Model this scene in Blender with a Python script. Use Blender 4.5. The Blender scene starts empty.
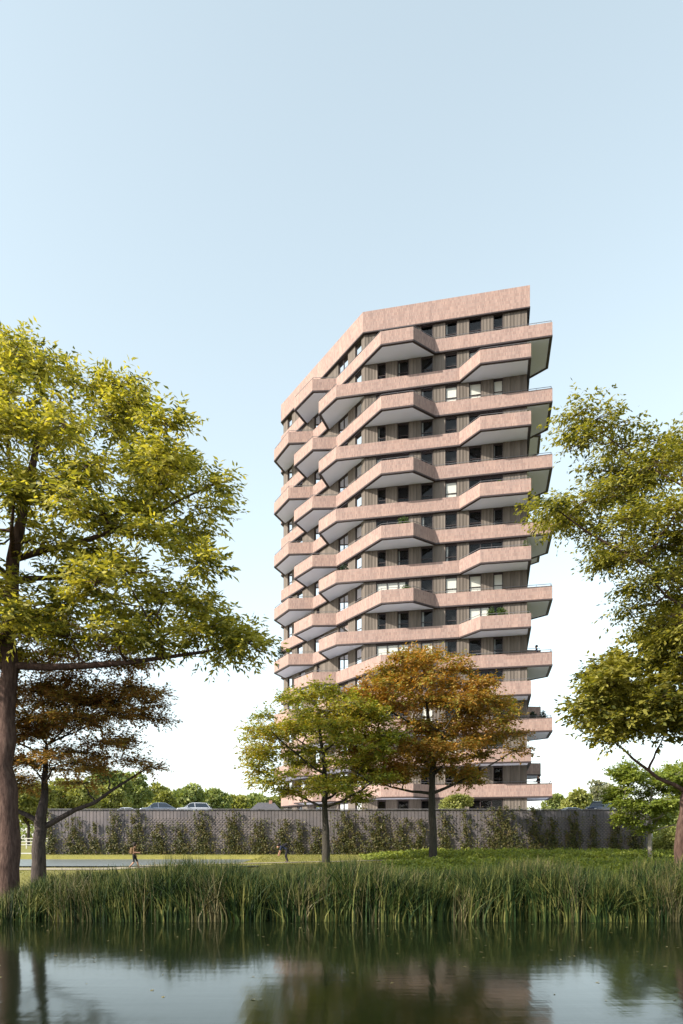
import bpy, bmesh, math, random
import numpy as np
from mathutils import Vector, Matrix
from mathutils.geometry import tessellate_polygon
R = math.radians
random.seed(7); rng = np.random.default_rng(7)
scene = bpy.context.scene
COL = scene.collection
F, CX, HY, ZC = 700.0, 341.5, 842.0, 3.0        # lens in pixels, picture centre, horizon row, eye height above the water

def W(px, py, Y): return Vector(((px-CX)*Y/F, Y, (HY-py)*Y/F+ZC))

# ------------------------------------------------------------------ materials
def mat(name, col, rough=.8, spec=.3, **kw):
    m = bpy.data.materials.new(name); m.use_nodes = True
    b = m.node_tree.nodes['Principled BSDF']
    b.inputs['Base Color'].default_value = (*col, 1); b.inputs['Roughness'].default_value = rough
    b.inputs['Specular IOR Level'].default_value = spec
    for k, v in kw.items(): b.inputs[k.replace('_', ' ')].default_value = v
    return m
class NT:
    def __init__(s, m): s.t = m.node_tree; s.b = s.t.nodes['Principled BSDF']
    def n(s, typ, **kw):
        x = s.t.nodes.new(typ)
        for k, v in kw.items():
            if k.startswith('i_'): x.inputs[k[2:].replace('_', ' ')].default_value = v
            else: setattr(x, k, v)
        return x
    def l(s, a, b): s.t.links.new(a, b)
    def ramp(s, fac, stops):
        r = s.n('ShaderNodeValToRGB'); e = r.color_ramp.elements
        while len(e) < len(stops): e.new(.5)
        for x, (p, c) in zip(e, stops): x.position = p; x.color = (*c, 1)
        s.l(fac, r.inputs[0]); return r.outputs[0]
    def mix(s, fac, a, b, mode='MIX'):
        x = s.n('ShaderNodeMix', data_type='RGBA', blend_type=mode)
        for v, i in ((fac, 0), (a, 6), (b, 7)):
            if hasattr(v, 'links'): s.l(v, x.inputs[i])
            elif i == 0: x.inputs[0].default_value = v
            else: x.inputs[i].default_value = (*v, 1)
        return x.outputs[2]
    def bump(s, h, st, d=.06):
        x = s.n('ShaderNodeBump'); x.inputs['Strength'].default_value = st; x.inputs['Distance'].default_value = d
        s.l(h, x.inputs['Height']); s.l(x.outputs[0], s.b.inputs['Normal'])

def noisy(name, c1, c2, scale=1, rough=.85, stretch=(1, 1, 1), bump=.3, coord='Object', c3=None, spec=.25):
    m = mat(name, c1, rough, spec); t = NT(m)
    tc = t.n('ShaderNodeTexCoord'); mp = t.n('ShaderNodeMapping'); mp.inputs['Scale'].default_value = stretch
    t.l(tc.outputs[coord], mp.inputs[0])
    n = t.n('ShaderNodeTexNoise', i_Scale=scale, i_Detail=8, i_Roughness=.65); t.l(mp.outputs[0], n.inputs[0])
    st = [(.3, c1), (.7, c2)] if c3 is None else [(.25, c1), (.5, c2), (.75, c3)]
    t.l(t.ramp(n.outputs[0], st), t.b.inputs['Base Color'])
    if bump: t.bump(n.outputs[0], bump)
    return m

def leafmat(name, cols, trans=.35, scale=.35, rough=.55, tint=(1.25, 1.2, .45), spec=.35):
    """leaf colour varies from leaf to leaf and from clump to clump; leaves let light through"""
    m = mat(name, cols[0], rough, spec); t = NT(m)
    g = t.n('ShaderNodeNewGeometry'); tc = t.n('ShaderNodeTexCoord')
    n = t.n('ShaderNodeTexNoise', i_Scale=scale, i_Detail=3, i_Roughness=.6); t.l(tc.outputs['Object'], n.inputs[0])
    a = t.n('ShaderNodeMath', operation='MULTIPLY_ADD'); t.l(g.outputs['Random Per Island'], a.inputs[0]); a.inputs[1].default_value = .5; a.inputs[2].default_value = -.25
    b = t.n('ShaderNodeMath', operation='ADD'); t.l(n.outputs[0], b.inputs[0]); t.l(a.outputs[0], b.inputs[1])
    k = len(cols); c = t.ramp(b.outputs[0], [(.25+.5*i/(k-1), cols[i]) for i in range(k)])
    t.l(c, t.b.inputs['Base Color'])
    tr = t.n('ShaderNodeBsdfTranslucent'); t.l(t.mix(1., c, tint, 'MULTIPLY'), tr.inputs[0])
    mx = t.n('ShaderNodeMixShader'); mx.inputs[0].default_value = trans
    out = t.t.nodes['Material Output']
    t.l(t.b.outputs[0], mx.inputs[1]); t.l(tr.outputs[0], mx.inputs[2]); t.l(mx.outputs[0], out.inputs[0])
    return m

# ------------------------------------------------------------------ object helpers
def tag(o, label=None, cat=None, group=None, kind=None):
    if label: o['label'] = label
    if cat: o['category'] = cat
    if group: o['group'] = group
    if kind: o['kind'] = kind
    return o
def empty(name, loc, rz=0, sc=1):
    o = bpy.data.objects.new(name, None); COL.objects.link(o); o.location = loc; o.rotation_euler = (0, 0, rz); o.empty_display_size = .3
    return o
def link(name, me, m, parent=None, loc=None):
    o = bpy.data.objects.new(name, me); COL.objects.link(o)
    if m is not None:
        for x in (m if isinstance(m, (list, tuple)) else [m]): me.materials.append(x)
    if parent: o.parent = parent
    if loc is not None: o.location = loc
    return o
class MB:
    def __init__(s): s.v = []; s.f = []; s.uv = []; s.mi = []
    def add(s, vs, fs, uvs=None, mi=0):
        k = len(s.v); s.v += [tuple(v) for v in vs]
        for i, f in enumerate(fs):
            s.f.append([k+j for j in f]); s.mi.append(mi)
            s.uv.append(uvs[i] if uvs else [(0, 0)]*len(f))
    def box(s, a, b, mi=0):
        x0, y0, z0 = a; x1, y1, z1 = b
        s.add([(x0,y0,z0),(x1,y0,z0),(x1,y1,z0),(x0,y1,z0),(x0,y0,z1),(x1,y0,z1),(x1,y1,z1),(x0,y1,z1)],
              [(0,3,2,1),(4,5,6,7),(0,1,5,4),(1,2,6,5),(2,3,7,6),(3,0,4,7)], mi=mi)
    def prism(s, poly, z0, z1, mi=0, uvs=0):
        """vertical prism on a plan outline (list of xy)"""
        n = len(poly); tri = tessellate_polygon([[Vector((p[0], p[1], 0)) for p in poly]])
        s.add([(p[0], p[1], z0) for p in poly]+[(p[0], p[1], z1) for p in poly],
              [tuple(reversed(t)) for t in tri]+[tuple(i+n for i in t) for t in tri], mi=mi)
        d = 0
        for i in range(n):
            a, b = poly[i], poly[(i+1) % n]; L = math.dist(a, b)
            s.add([(a[0],a[1],z0),(b[0],b[1],z0),(b[0],b[1],z1),(a[0],a[1],z1)], [(0,1,2,3)], [[(d,z0),(d+L,z0),(d+L,z1),(d,z1)]], mi); d += L
    def tube(s, pts, rad, n=7, mi=0, cap=True):
        pts = [Vector(p) for p in pts]; rings = []; up = None
        for i, p in enumerate(pts):
            d = (pts[min(i+1, len(pts)-1)]-pts[max(i-1, 0)]).normalized()
            if up is None: up = d.orthogonal().normalized()
            up = (up-d*up.dot(d)).normalized(); q = d.cross(up)
            rings.append([p+(up*math.cos(2*math.pi*k/n)+q*math.sin(2*math.pi*k/n))*rad[i] for k in range(n)])
        vs = [v for r in rings for v in r]; fs = []
        for i in range(len(pts)-1):
            for k in range(n): fs.append((i*n+k, i*n+(k+1) % n, (i+1)*n+(k+1) % n, (i+1)*n+k))
        if cap: fs += [tuple(range(n-1, -1, -1)), tuple((len(pts)-1)*n+k for k in range(n))]
        s.add(vs, fs, mi=mi)
    def build(s, name, m, parent=None, smooth=False, loc=None, bevel=0):
        me = bpy.data.meshes.new(name); me.from_pydata(s.v, [], s.f)
        u = me.uv_layers.new(name='UVMap'); u.data.foreach_set('uv', np.array([c for f in s.uv for c in f], dtype=np.float32).ravel())
        me.polygons.foreach_set('material_index', np.array(s.mi, dtype=np.int32))
        if smooth: me.polygons.foreach_set('use_smooth', np.ones(len(s.f), dtype=bool))
        me.update()
        o = link(name, me, m, parent, loc)
        if bevel: b = o.modifiers.new('Bevel', 'BEVEL'); b.width = bevel; b.segments = 2
        return o
def raw_mesh(name, V, nq):
    """mesh of separate quads from an array (n*4, 3)"""
    me = bpy.data.meshes.new(name); me.vertices.add(nq*4); me.vertices.foreach_set('co', V.astype(np.float32).ravel())
    me.loops.add(nq*4); me.loops.foreach_set('vertex_index', np.arange(nq*4, dtype=np.int32))
    me.polygons.add(nq); me.polygons.foreach_set('loop_start', np.arange(0, nq*4, 4, dtype=np.int32))
    me.update(calc_edges=True); return me

# ------------------------------------------------------------------ world, sun, camera
EL = R(30); sd = Vector((-.885, -.465, 0)).normalized()*math.cos(EL)+Vector((0, 0, math.sin(EL)))
w = bpy.data.worlds.new('World'); scene.world = w; w.use_nodes = True
nt = w.node_tree; bg = nt.nodes['Background']; sky = nt.nodes.new('ShaderNodeTexSky')
sky.sky_type = 'NISHITA'; sky.sun_disc = False; sky.sun_elevation = EL; sky.sun_rotation = math.atan2(sd.x, sd.y)
sky.air_density = 1.0; sky.dust_density = 1.2; sky.ozone_density = 1.0; sky.altitude = 0
hs = nt.nodes.new('ShaderNodeHueSaturation'); hs.inputs['Saturation'].default_value = .62; hs.inputs['Hue'].default_value = .466
nt.links.new(sky.outputs[0], hs.inputs['Color']); gmn = nt.nodes.new('ShaderNodeGamma'); gmn.inputs[1].default_value = .7; nt.links.new(hs.outputs[0], gmn.inputs[0]); nt.links.new(gmn.outputs[0], bg.inputs[0]); bg.inputs[1].default_value = .15
sl = bpy.data.lights.new('sun', 'SUN'); sl.energy = 2.65; sl.angle = R(.6); sl.color = (1, .9, .78)
so = bpy.data.objects.new('sun', sl); COL.objects.link(so); so.rotation_euler = sd.to_track_quat('Z', 'Y').to_euler(); so.location = (-60, -40, 60)
cam = bpy.data.cameras.new('camera'); co = bpy.data.objects.new('camera', cam); COL.objects.link(co); scene.camera = co
cam.sensor_fit = 'VERTICAL'; cam.sensor_height = 36; cam.sensor_width = 24; cam.lens = F/1024*36; cam.shift_y = (HY-512)/1024
cam.clip_start = .1; cam.clip_end = 6000
co.location = (0, 0, ZC); co.rotation_euler = (R(90), 0, 0)
scene.view_settings.view_transform = 'Standard'; scene.view_settings.look = 'None'
scene.view_settings.exposure = 1.76; scene.view_settings.gamma = 1
scene.render.engine = 'CYCLES'

# ------------------------------------------------------------------ ground, pond, river
def smooth(a, b, x):
    t = min(1, max(0, (x-a)/(b-a))); return t*t*(3-2*t)
def prof(Y):
    P = [(-400,-1.5),(25.5,-1.2),(26.6,-.12),(27.6,.25),(29,.62),(33,.98),(38,1.24),(41,1.38),(42.6,1.58),(60,1.92),(75,2.2),(120,2.6),(400,3.2),(5000,3.2)]
    for (a, za), (b, zb) in zip(P, P[1:]):
        if Y <= b: return za+(zb-za)*(Y-a)/(b-a)
    return P[-1][1]
POND = 1.56
def pondmask(X, Y):      # 1 inside the pond
    edge = 42.3+.25*math.sin(X*.5)+.02*(X+20)
    edge = max(edge, 42.3+.46*(X+14)) if X > -14 else edge
    m = smooth(edge-.3, edge+.6, Y)*(1-smooth(58.2, 58.8, Y))*(1-smooth(-8.5, -6, X))
    return m*smooth(-48, -44, X)
def ground(X, Y):
    z = prof(Y)
    z += .06*math.sin(X*.9+Y*.3)*smooth(28, 31, Y)*(1-smooth(36, 40, Y))
    m = pondmask(X, Y)
    return z*(1-m)+(POND-.5)*m
xs = sorted(set([-4000,-1500,-600,-300,-150,-90,-60]+[round(-50+i*.8, 2) for i in range(126)]+[60,90,150,300,600,1500,4000]))
ys = sorted(set([-400,-100,-30,10,20]+[round(25+i*.35, 2) for i in range(110)]+[66,70,75,80,90,100,120,150,200,300,400,700,1500,3000,5000]))
gv = [(x, y, ground(x, y)) for y in ys for x in xs]; nx = len(xs)
gf = [(j*nx+i, j*nx+i+1, (j+1)*nx+i+1, (j+1)*nx+i) for j in range(len(ys)-1) for i in range(nx-1)]
gm = bpy.data.meshes.new('ground'); gm.from_pydata(gv, [], gf); gm.polygons.foreach_set('use_smooth', np.ones(len(gf), dtype=bool))
lawn = noisy('lawn', (.12, .115, .03), (.2, .19, .05), .5, .95, (1, 1, 1), .5, c3=(.15, .15, .04))
link('ground', gm, lawn).__setitem__('kind', 'structure')

wm = mat('river water', (.007, .011, .004), .08, .5, IOR=1.33); t = NT(wm)
tc = t.n('ShaderNodeTexCoord')
mp = t.n('ShaderNodeMapping'); mp.inputs['Scale'].default_value = (.45, 2.2, 1); t.l(tc.outputs['Object'], mp.inputs[0])
n1 = t.n('ShaderNodeTexNoise', i_Scale=.9, i_Detail=3, i_Roughness=.5); t.l(mp.outputs[0], n1.inputs[0])
mp2 = t.n('ShaderNodeMapping'); mp2.inputs['Scale'].default_value = (2.5, 14, 1); t.l(tc.outputs['Object'], mp2.inputs[0])
n2 = t.n('ShaderNodeTexNoise', i_Scale=1.0, i_Detail=2); t.l(mp2.outputs[0], n2.inputs[0])
ad1 = t.n('ShaderNodeMath', operation='MULTIPLY'); t.l(n1.outputs[0], ad1.inputs[0]); ad1.inputs[1].default_value = .4
ad0 = t.n('ShaderNodeMath', operation='MULTIPLY_ADD'); t.l(n2.outputs[0], ad0.inputs[0]); ad0.inputs[1].default_value = .1; t.l(ad1.outputs[0], ad0.inputs[2])
mp3 = t.n('ShaderNodeMapping'); mp3.inputs['Scale'].default_value = (3.4, .16, 1); t.l(tc.outputs['Object'], mp3.inputs[0])
n3 = t.n('ShaderNodeTexNoise', i_Scale=1.0, i_Detail=4, i_Roughness=.6); t.l(mp3.outputs[0], n3.inputs[0])
ad = t.n('ShaderNodeMath', operation='MULTIPLY_ADD'); t.l(n3.outputs[0], ad.inputs[0]); ad.inputs[1].default_value = .4; t.l(ad0.outputs[0], ad.inputs[2])
t.bump(ad.outputs[0], .15, .05)
rv = MB(); rv.add([(-900,-400,0),(900,-400,0),(900,27.5,0),(-900,27.5,0)], [(0,1,2,3)])
rv.build('river_water', wm).__setitem__('kind', 'structure')
pw = mat('pond water', (.16, .18, .18), .32, .5, IOR=1.33); t = NT(pw)
tc = t.n('ShaderNodeTexCoord'); n1 = t.n('ShaderNodeTexNoise', i_Scale=3., i_Detail=3); t.l(tc.outputs['Object'], n1.inputs[0]); t.bump(n1.outputs[0], .2, .03)
pv = MB(); pv.add([(-50,41.8,POND),(-5,41.8,POND),(-5,59,POND),(-50,59,POND)], [(0,1,2,3)])
pv.build('pond_water', pw).__setitem__('kind', 'structure')

# gravel footpath that climbs gently to the right
gravel = noisy('gravel', (.24, .21, .15), (.33, .3, .22), 9, .95, bump=.2)
def pathy(X): return 41.0+(0 if X < -14 else min(8.5, .46*(X+14)))
pb = MB(); N = 60; L = []
for i in range(N+1):
    X = -30+i*.62; Yc = pathy(X)
    L.append((X, Yc))
for i in range(N):
    a, b = L[i], L[i+1]; q = []
    for (X, Yc), s in ((a,-.5),(b,-.5),(b,.5),(a,.5)):
        q.append((X, Yc+s, ground(X, Yc+s)+.03))
    pb.add(q, [(0,1,2,3)])
pb.build('footpath', gravel).__setitem__('kind', 'structure')

# ------------------------------------------------------------------ apartment tower
brick = mat('pink brick', (.5, .33, .27), .85, .25); t = NT(brick)
uv = t.n('ShaderNodeUVMap'); tc = t.n('ShaderNodeTexCoord')
mp = t.n('ShaderNodeMapping'); t.l(uv.outputs[0], mp.inputs[0])
br = t.n('ShaderNodeTexBrick', offset=.5, i_Scale=1, i_Mortar_Size=.012, i_Bias=0.0, i_Brick_Width=.11, i_Row_Height=.3)
br.inputs['Color1'].default_value = (.35, .245, .213, 1); br.inputs['Color2'].default_value = (.255, .168, .147, 1); br.inputs['Mortar'].default_value = (.27, .23, .2, 1)
t.l(mp.outputs[0], br.inputs[0])
nn = t.n('ShaderNodeTexNoise', i_Scale=.6, i_Detail=9, i_Roughness=.75); t.l(tc.outputs['Object'], nn.inputs[0])
ms = t.n('ShaderNodeMapping'); ms.inputs['Scale'].default_value = (1.6, .12, 1); t.l(uv.outputs[0], ms.inputs[0])
nstr = t.n('ShaderNodeTexNoise', i_Scale=1.5, i_Detail=6, i_Roughness=.7); t.l(ms.outputs[0], nstr.inputs[0])
sj = t.n('ShaderNodeSeparateXYZ'); t.l(uv.outputs[0], sj.inputs[0]); pj = t.n('ShaderNodeMath', operation='PINGPONG'); t.l(sj.outputs[0], pj.inputs[0]); pj.inputs[1].default_value = 1.9
c1_ = t.mix(.8, br.outputs[0], t.ramp(nn.outputs[0], [(.3, (.85, .87, .9)), (.7, (1.1, 1.06, 1.02))]), 'MULTIPLY')
c2_ = t.mix(1., c1_, t.ramp(nstr.outputs[0], [(.35, (.86, .86, .87)), (.6, (1.04, 1.03, 1.02))]), 'MULTIPLY')
t.l(t.mix(1., c2_, t.ramp(pj.outputs[0], [(.0, (.7, .7, .7)), (.018, (1., 1., 1.))]), 'MULTIPLY'), t.b.inputs['Base Color'])
t.bump(br.outputs['Fac'], .15, .01)
dark = mat('dark bronze trim', (.035, .024, .024), .5, .4)
soff = noisy('pale soffit', (.72, .76, .92), (.77, .81, .96), .3, .6, bump=0)
clad = mat('ribbed timber cladding', (.25, .21, .17), .8, .2); t = NT(clad)
uv = t.n('ShaderNodeUVMap'); sp = t.n('ShaderNodeSeparateXYZ'); t.l(uv.outputs[0], sp.inputs[0])
wv = t.n('ShaderNodeMath', operation='PINGPONG'); t.l(sp.outputs[0], wv.inputs[0]); wv.inputs[1].default_value = .16
fl = t.n('ShaderNodeMath', operation='SNAP'); t.l(sp.outputs[0], fl.inputs[0]); fl.inputs[1].default_value = .32
wn = t.n('ShaderNodeTexWhiteNoise', noise_dimensions='1D'); t.l(fl.outputs[0], wn.inputs[1])
c0 = t.ramp(wn.outputs[0], [(0, (.10, .086, .073)), (1, (.155, .133, .114))])
gr = t.n('ShaderNodeMapping'); gr.inputs['Scale'].default_value = (4, .25, 1); t.l(uv.outputs[0], gr.inputs[0])
ng = t.n('ShaderNodeTexNoise', i_Scale=2, i_Detail=5); t.l(gr.outputs[0], ng.inputs[0])
t.l(t.mix(.7, c0, t.ramp(ng.outputs[0], [(.3, (.75, .75, .75)), (.7, (1.15, 1.15, 1.15))]), 'MULTIPLY'), t.b.inputs['Base Color'])
t.bump(wv.outputs[0], .9, .25)
glass = mat('window glass', (1, 1, 1), .02, .5); t = NT(glass)
tr = t.n('ShaderNodeBsdfTransparent'); tr.inputs[0].default_value = (.78, .81, .83, 1); gl = t.n('ShaderNodeBsdfGlossy'); gl.inputs['Roughness'].default_value = .02
fr = t.n('ShaderNodeFresnel'); fr.inputs[0].default_value = 1.33; mx = t.n('ShaderNodeMixShader')
t.l(fr.outputs[0], mx.inputs[0]); t.l(tr.outputs[0], mx.inputs[1]); t.l(gl.outputs[0], mx.inputs[2]); t.l(mx.outputs[0], t.t.nodes['Material Output'].inputs[0])
room = mat('painted room shade', (.01, .009, .009), .9); blind = mat('cream blind', (.78, .74, .64), .8); curtain = noisy('grey curtain', (.3, .3, .28), (.45, .44, .4), 3, .9, (6, 6, .3), 0)
steel = mat('grey steel rail', (.12, .12, .13), .4, .5)

P3, P2, P1, P0, P5, P4 = (17.85,66.3), (2.14,69.67), (-7.30,84.5), (-3.0,96.0), (13.0,99.0), (22.46,87.8)
BASE = [P3, P2, P1, P0, P5, P4]
LONG = [(19.85,65.87),(9.13,68.17),(6.82,66.45),(3.78,67.10),(-.56,73.88),(-3.08,74.0),(-5.24,77.25),(-4.18,79.58),P1,P0,P5,P4,(19.1,72.15),(20.75,70.35)]
SHORT = [(17.43,64.34),(12.92,65.2),(11.39,67.68),(-.55,70.24),(-2.38,72.9),(-1.55,75.47),(-3.2,78.06),(-5.95,78.25),(-7.89,81.9),(-7.05,84.1),P1,P0,P5,P4,(21.2,81.9),(22.65,80.3),(21.85,76.75),(20.06,76.6)]
def inset(poly, d):
    n = len(poly); out = []
    ar = sum(poly[i][0]*poly[(i+1) % n][1]-poly[(i+1) % n][0]*poly[i][1] for i in range(n)); s = 1 if ar > 0 else -1
    for i in range(n):
        p, a, b = Vector(poly[i]), Vector(poly[i-1]), Vector(poly[(i+1) % n])
        e1 = (p-a).normalized(); e2 = (b-p).normalized()
        n1 = Vector((-e1.y, e1.x))*s; n2 = Vector((-e2.y, e2.x))*s
        k = (n1+n2); k = k/max(.3, 1+n1.dot(n2)); out.append((p.x+k.x*d, p.y+k.y*d))
    return out
def band(mb, poly, d, z0, z1):
    o, i = poly, inset(poly, d); n = len(o); dd = 0
    for k in range(n):
        a, b, c, e = o[k], o[(k+1) % n], i[(k+1) % n], i[k]; L = math.dist(a, b)
        mb.add([(*a,z0),(*b,z0),(*b,z1),(*a,z1)], [(0,1,2,3)], [[(dd,z0),(dd+L,z0),(dd+L,z1),(dd,z1)]])
        mb.add([(*e,z0),(*c,z0),(*c,z1),(*e,z1)], [(3,2,1,0)], [[(dd,z1),(dd+L,z1),(dd+L,z0),(dd,z0)]])
        mb.add([(*a,z1),(*b,z1),(*c,z1),(*e,z1)], [(0,1,2,3)], [[(dd,0),(dd+L,0),(dd+L,d),(dd,d)]])
        mb.add([(*a,z0),(*b,z0),(*c,z0),(*e,z0)], [(3,2,1,0)], [[(dd,d),(dd+L,d),(dd+L,0),(dd,0)]])
        dd += L
H1, FH, BH = 48.94+ZC, 3.1, 1.35
TW = empty('apartment_tower', (8, 80, 2.2))
tag(TW, 'tall apartment tower wrapped in zigzag bands of pink brick balconies', 'apartment tower')
TW.location = (0, 0, 0)
WALL = inset(BASE, .26)
roofz = 52.75+ZC
mb = MB(); band(mb, BASE, .26, roofz-2.02, roofz); rp = mb.build('roof_parapet', brick, TW)
mb = MB(); band(mb, inset(BASE, -.03), .3, roofz-2.14, roofz-2.022); mb.build('trim', dark, rp)
mb = MB(); mb.prism(inset(BASE, .3), roofz-1.95, roofz-1.2); mb.build('roof', soff, TW)
for n in range(1, 17):
    zt = H1-(n-1)*FH; zb = zt-BH; poly = LONG if n % 2 else SHORT
    mb = MB(); band(mb, poly, .2, zb+.14, zt); bo = mb.build('balcony_band', brick, TW)
    mb = MB(); band(mb, inset(poly, -.02), .26, zb, zb+.138); mb.build('trim', dark, bo)
    mb = MB(); mb.prism(inset(poly, .245), zb+.03, zb+.3); mb.build('soffit', soff, bo)
    # thin steel rail standing on the parapet of each projecting balcony
    ip = inset(poly, .1)
    runs = [[0,1,2,3,4],[4,5,6,7]] if n % 2 else [[1,2],[3,4,5],[6,7,8,9],[0,1]]
    runs += [[13,0]] if n % 2 else [[16,17]]
    for r in runs:
        mb = MB(); pts = [(*ip[i], zt+.2) for i in r]; mb.tube(pts, [.025]*len(pts), 5)
        for a, b in zip(pts, pts[1:]):
            k = max(1, int(math.dist(a, b)/1.3))
            for j in range(k+1):
                p = Vector(a).lerp(Vector(b), j/k); mb.tube([p-Vector((0,0,.2)), p], [.018]*2, 4)
        mb.build('railing', steel, bo)
mb = MB(); mb.prism(inset(BASE, .75), .5, roofz-2); mb.build('room_shade_core', room, TW)  # solid near-black block; the darkness of the rooms is put into its colour

# facades: cladding piers with full height windows between them
def hit(px, a, b):
    """distance along facade line a-b where the sight line through column px crosses it"""
    k = (px-CX)/F; ax, ay = a; dx, dy = b[0]-ax, b[1]-ay; L = math.hypot(dx, dy)
    return (k*ay-ax)/(dx-k*dy)*L
WA = (WALL[0], WALL[1]); WB = (WALL[1], WALL[2])
cutsA = {'s': [(377.4,385.9),(397.6,408.7),(421,432.8),(445.2,457),(469,481.4),(493.4,502.9)]}
A_long = [(376,409),(421,432.8),(445.2,457),(469,481.4),(493.4,502.9)]       # floor behind a long band
A_short = [(377.4,385.9),(397.6,408.7),(421,432.8),(445.2,457),(469,503)]
B_long = [(287.6,291.9),(299.2,305),(316.6,319.5),(338.2,348),(355,361.4)]
B_short = [(287.6,291.9),(297,302.5),(314,324.5),(338.2,348),(355,361.4)]
def facade_pt(line, s, off):
    a, b = Vector(line[0]), Vector(line[1]); d = (b-a).normalized(); nrm = Vector((d.y, -d.x))
    if nrm.y > 0: nrm = -nrm
    p = a+d*s+nrm*off; return (p.x, p.y)
def fbox(mb, line, s0, s1, z0, z1, o0, o1):
    p = [facade_pt(line, s0, o1), facade_pt(line, s1, o1), facade_pt(line, s1, o0), facade_pt(line, s0, o0)]
    vs = [(*q, z0) for q in p]+[(*q, z1) for q in p]
    mb.add(vs, [(0,1,5,4),(1,2,6,5),(2,3,7,6),(3,0,4,7),(4,5,6,7),(3,2,1,0)],
           [[(s0,z0),(s1,z0),(s1,z1),(s0,z1)],[(0,z0),(.1,z0),(.1,z1),(0,z1)],[(s1,z0),(s0,z0),(s0,z1),(s1,z1)],[(0,z0),(.1,z0),(.1,z1),(0,z1)],[(0,0)]*4,[(0,0)]*4])
BL = {(3,3):1,(3,2):1,(3,4):1,(9,2):1,(9,3):1,(9,4):1,(7,2):0,(6,3):1,(2,4):.45,(10,4):.6,(7,0):0,(5,0):.2,(8,0):0,(8,4):0,(11,1):1,(11,0):1,(9,0):.9,(14,3):1,(13,1):1}
BLB = {(2,3):0,(2,4):1,(4,4):0,(6,4):1,(8,4):1,(8,2):.8,(10,2):.8,(12,2):.8,(1,1):0,(1,2):1,(4,2):0,(7,1):0,(12,1):1}
wins = []
walls = {'A': MB(), 'B': MB()}
for fac, line, LL, SS in (('A', WA, A_long, A_short), ('B', WB, B_long, B_short)):
    tot = math.dist(*line)
    for n in range(1, 18):
        z1 = (H1-(n-2)*FH-BH+.02) if n > 1 else roofz-2.0
        z0 = H1-(n-1)*FH-BH+.3
        if n == 17: z0 = 2.0
        s = 0.0
        for i, (p, q) in enumerate(LL if n % 2 else SS):
            pass
        sp = sorted([tuple(sorted((hit(p, *line), hit(q, *line))))+(i,) for i, (p, q) in enumerate(LL if n % 2 else SS)])
        for s0, s1, i in sp:
            fbox(walls[fac], line, s, s0, z0, z1, -.3, 0); wins.append((fac, line, n, i, s0, s1, z0, z1)); s = s1
        fbox(walls[fac], line, s, tot, z0, z1, -.3, 0)
for k in walls: walls[k].build('wall', clad, TW)
mb = MB(); dd = 0
for i in range(2, 6):
    a, b = WALL[i], WALL[(i+1) % 6]; Lw = math.dist(a, b)
    ia = inset(WALL, .3)
    mb.add([(*a,2),(*b,2),(*b,roofz-2),(*a,roofz-2)], [(0,1,2,3)], [[(0,2),(Lw,2),(Lw,roofz-2),(0,roofz-2)]])
mb.build('wall', clad, TW)
def window_parts(line, s0, s1, z0, z1, bl):
    fm, pm, bm = MB(), MB(), None; t_ = .07
    zh = z1-.12
    for a, b, c, d in ((s0, s0+t_, z0, zh), (s1-t_, s1, z0, zh), (s0+t_, s1-t_, zh-t_, zh), (s0+t_, s1-t_, z0, z0+t_)): fbox(fm, line, a, b, c, d, -.2, -.08)
    fbox(fm, line, s0, s1, zh, z1, -.2, -.03)
    wd = s1-s0; k = 1 if wd < 1.5 else (2 if wd < 2.4 else 3)
    for j in range(1, k): fbox(fm, line, s0+wd*j/k-.035, s0+wd*j/k+.035, z0+t_, zh-t_, -.19, -.085)
    if wd < 1.5: fbox(fm, line, s0+t_, s1-t_, z0+1.55, z0+1.6, -.18, -.09)
    q = [facade_pt(line, s0+t_, -.14), facade_pt(line, s1-t_, -.14)]
    pm.add([(*q[0],z0+t_),(*q[1],z0+t_),(*q[1],zh-t_),(*q[0],zh-t_)], [(0,1,2,3)])
    if bl is not None and bl != 0:
        bm = MB(); e = s0+(s1-s0)*(1-bl) if bl < 1 else s0
        fbox(bm, line, e+.08, s1-.08, z0+.08, zh-.08, -.24, -.19)
    return fm, pm, bm
random.seed(11)
info = []
for (fac, line, n, i, s0, s1, z0, z1) in wins:
    bl = (BL if fac == 'A' else BLB).get((n, i))
    use = bl if bl is not None else random.choice([0,0,0,0,.25,.3,0])
    info.append((fac, line, n, i, s0, s1, z0, z1, use))
def seen(w): return 1e3*(w[2] <= 15)+(200 if w[0] == 'A' else 0)+(w[5]-w[4])*10-(w[2] > 12)*120
info.sort(key=seen, reverse=True)
rf, rp_, rb = MB(), MB(), MB()
def merge(a, b, mi=0):
    k = len(a.v); a.v += b.v; a.f += [[i+k for i in f] for f in b.f]; a.uv += b.uv; a.mi += [mi]*len(b.f)
cm = [blind, curtain]
for idx, wdt in enumerate(info):
    fac, line, n, i, s0, s1, z0, z1, use = wdt
    fm, pm, bm = window_parts(line, s0, s1, z0, z1, use)
    if idx < 100:
        fo = fm.build('window', dark, TW); pm.build('pane', glass, fo)
        if bm: bm.build('blind', blind if use > .5 else curtain, fo)
    else:
        merge(rf, fm, 0); merge(rf, pm, 1)
        if bm: merge(rf, bm, 2)
rest = rf.build('window', [dark, glass, blind], TW); rest['kind'] = 'stuff'

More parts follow.
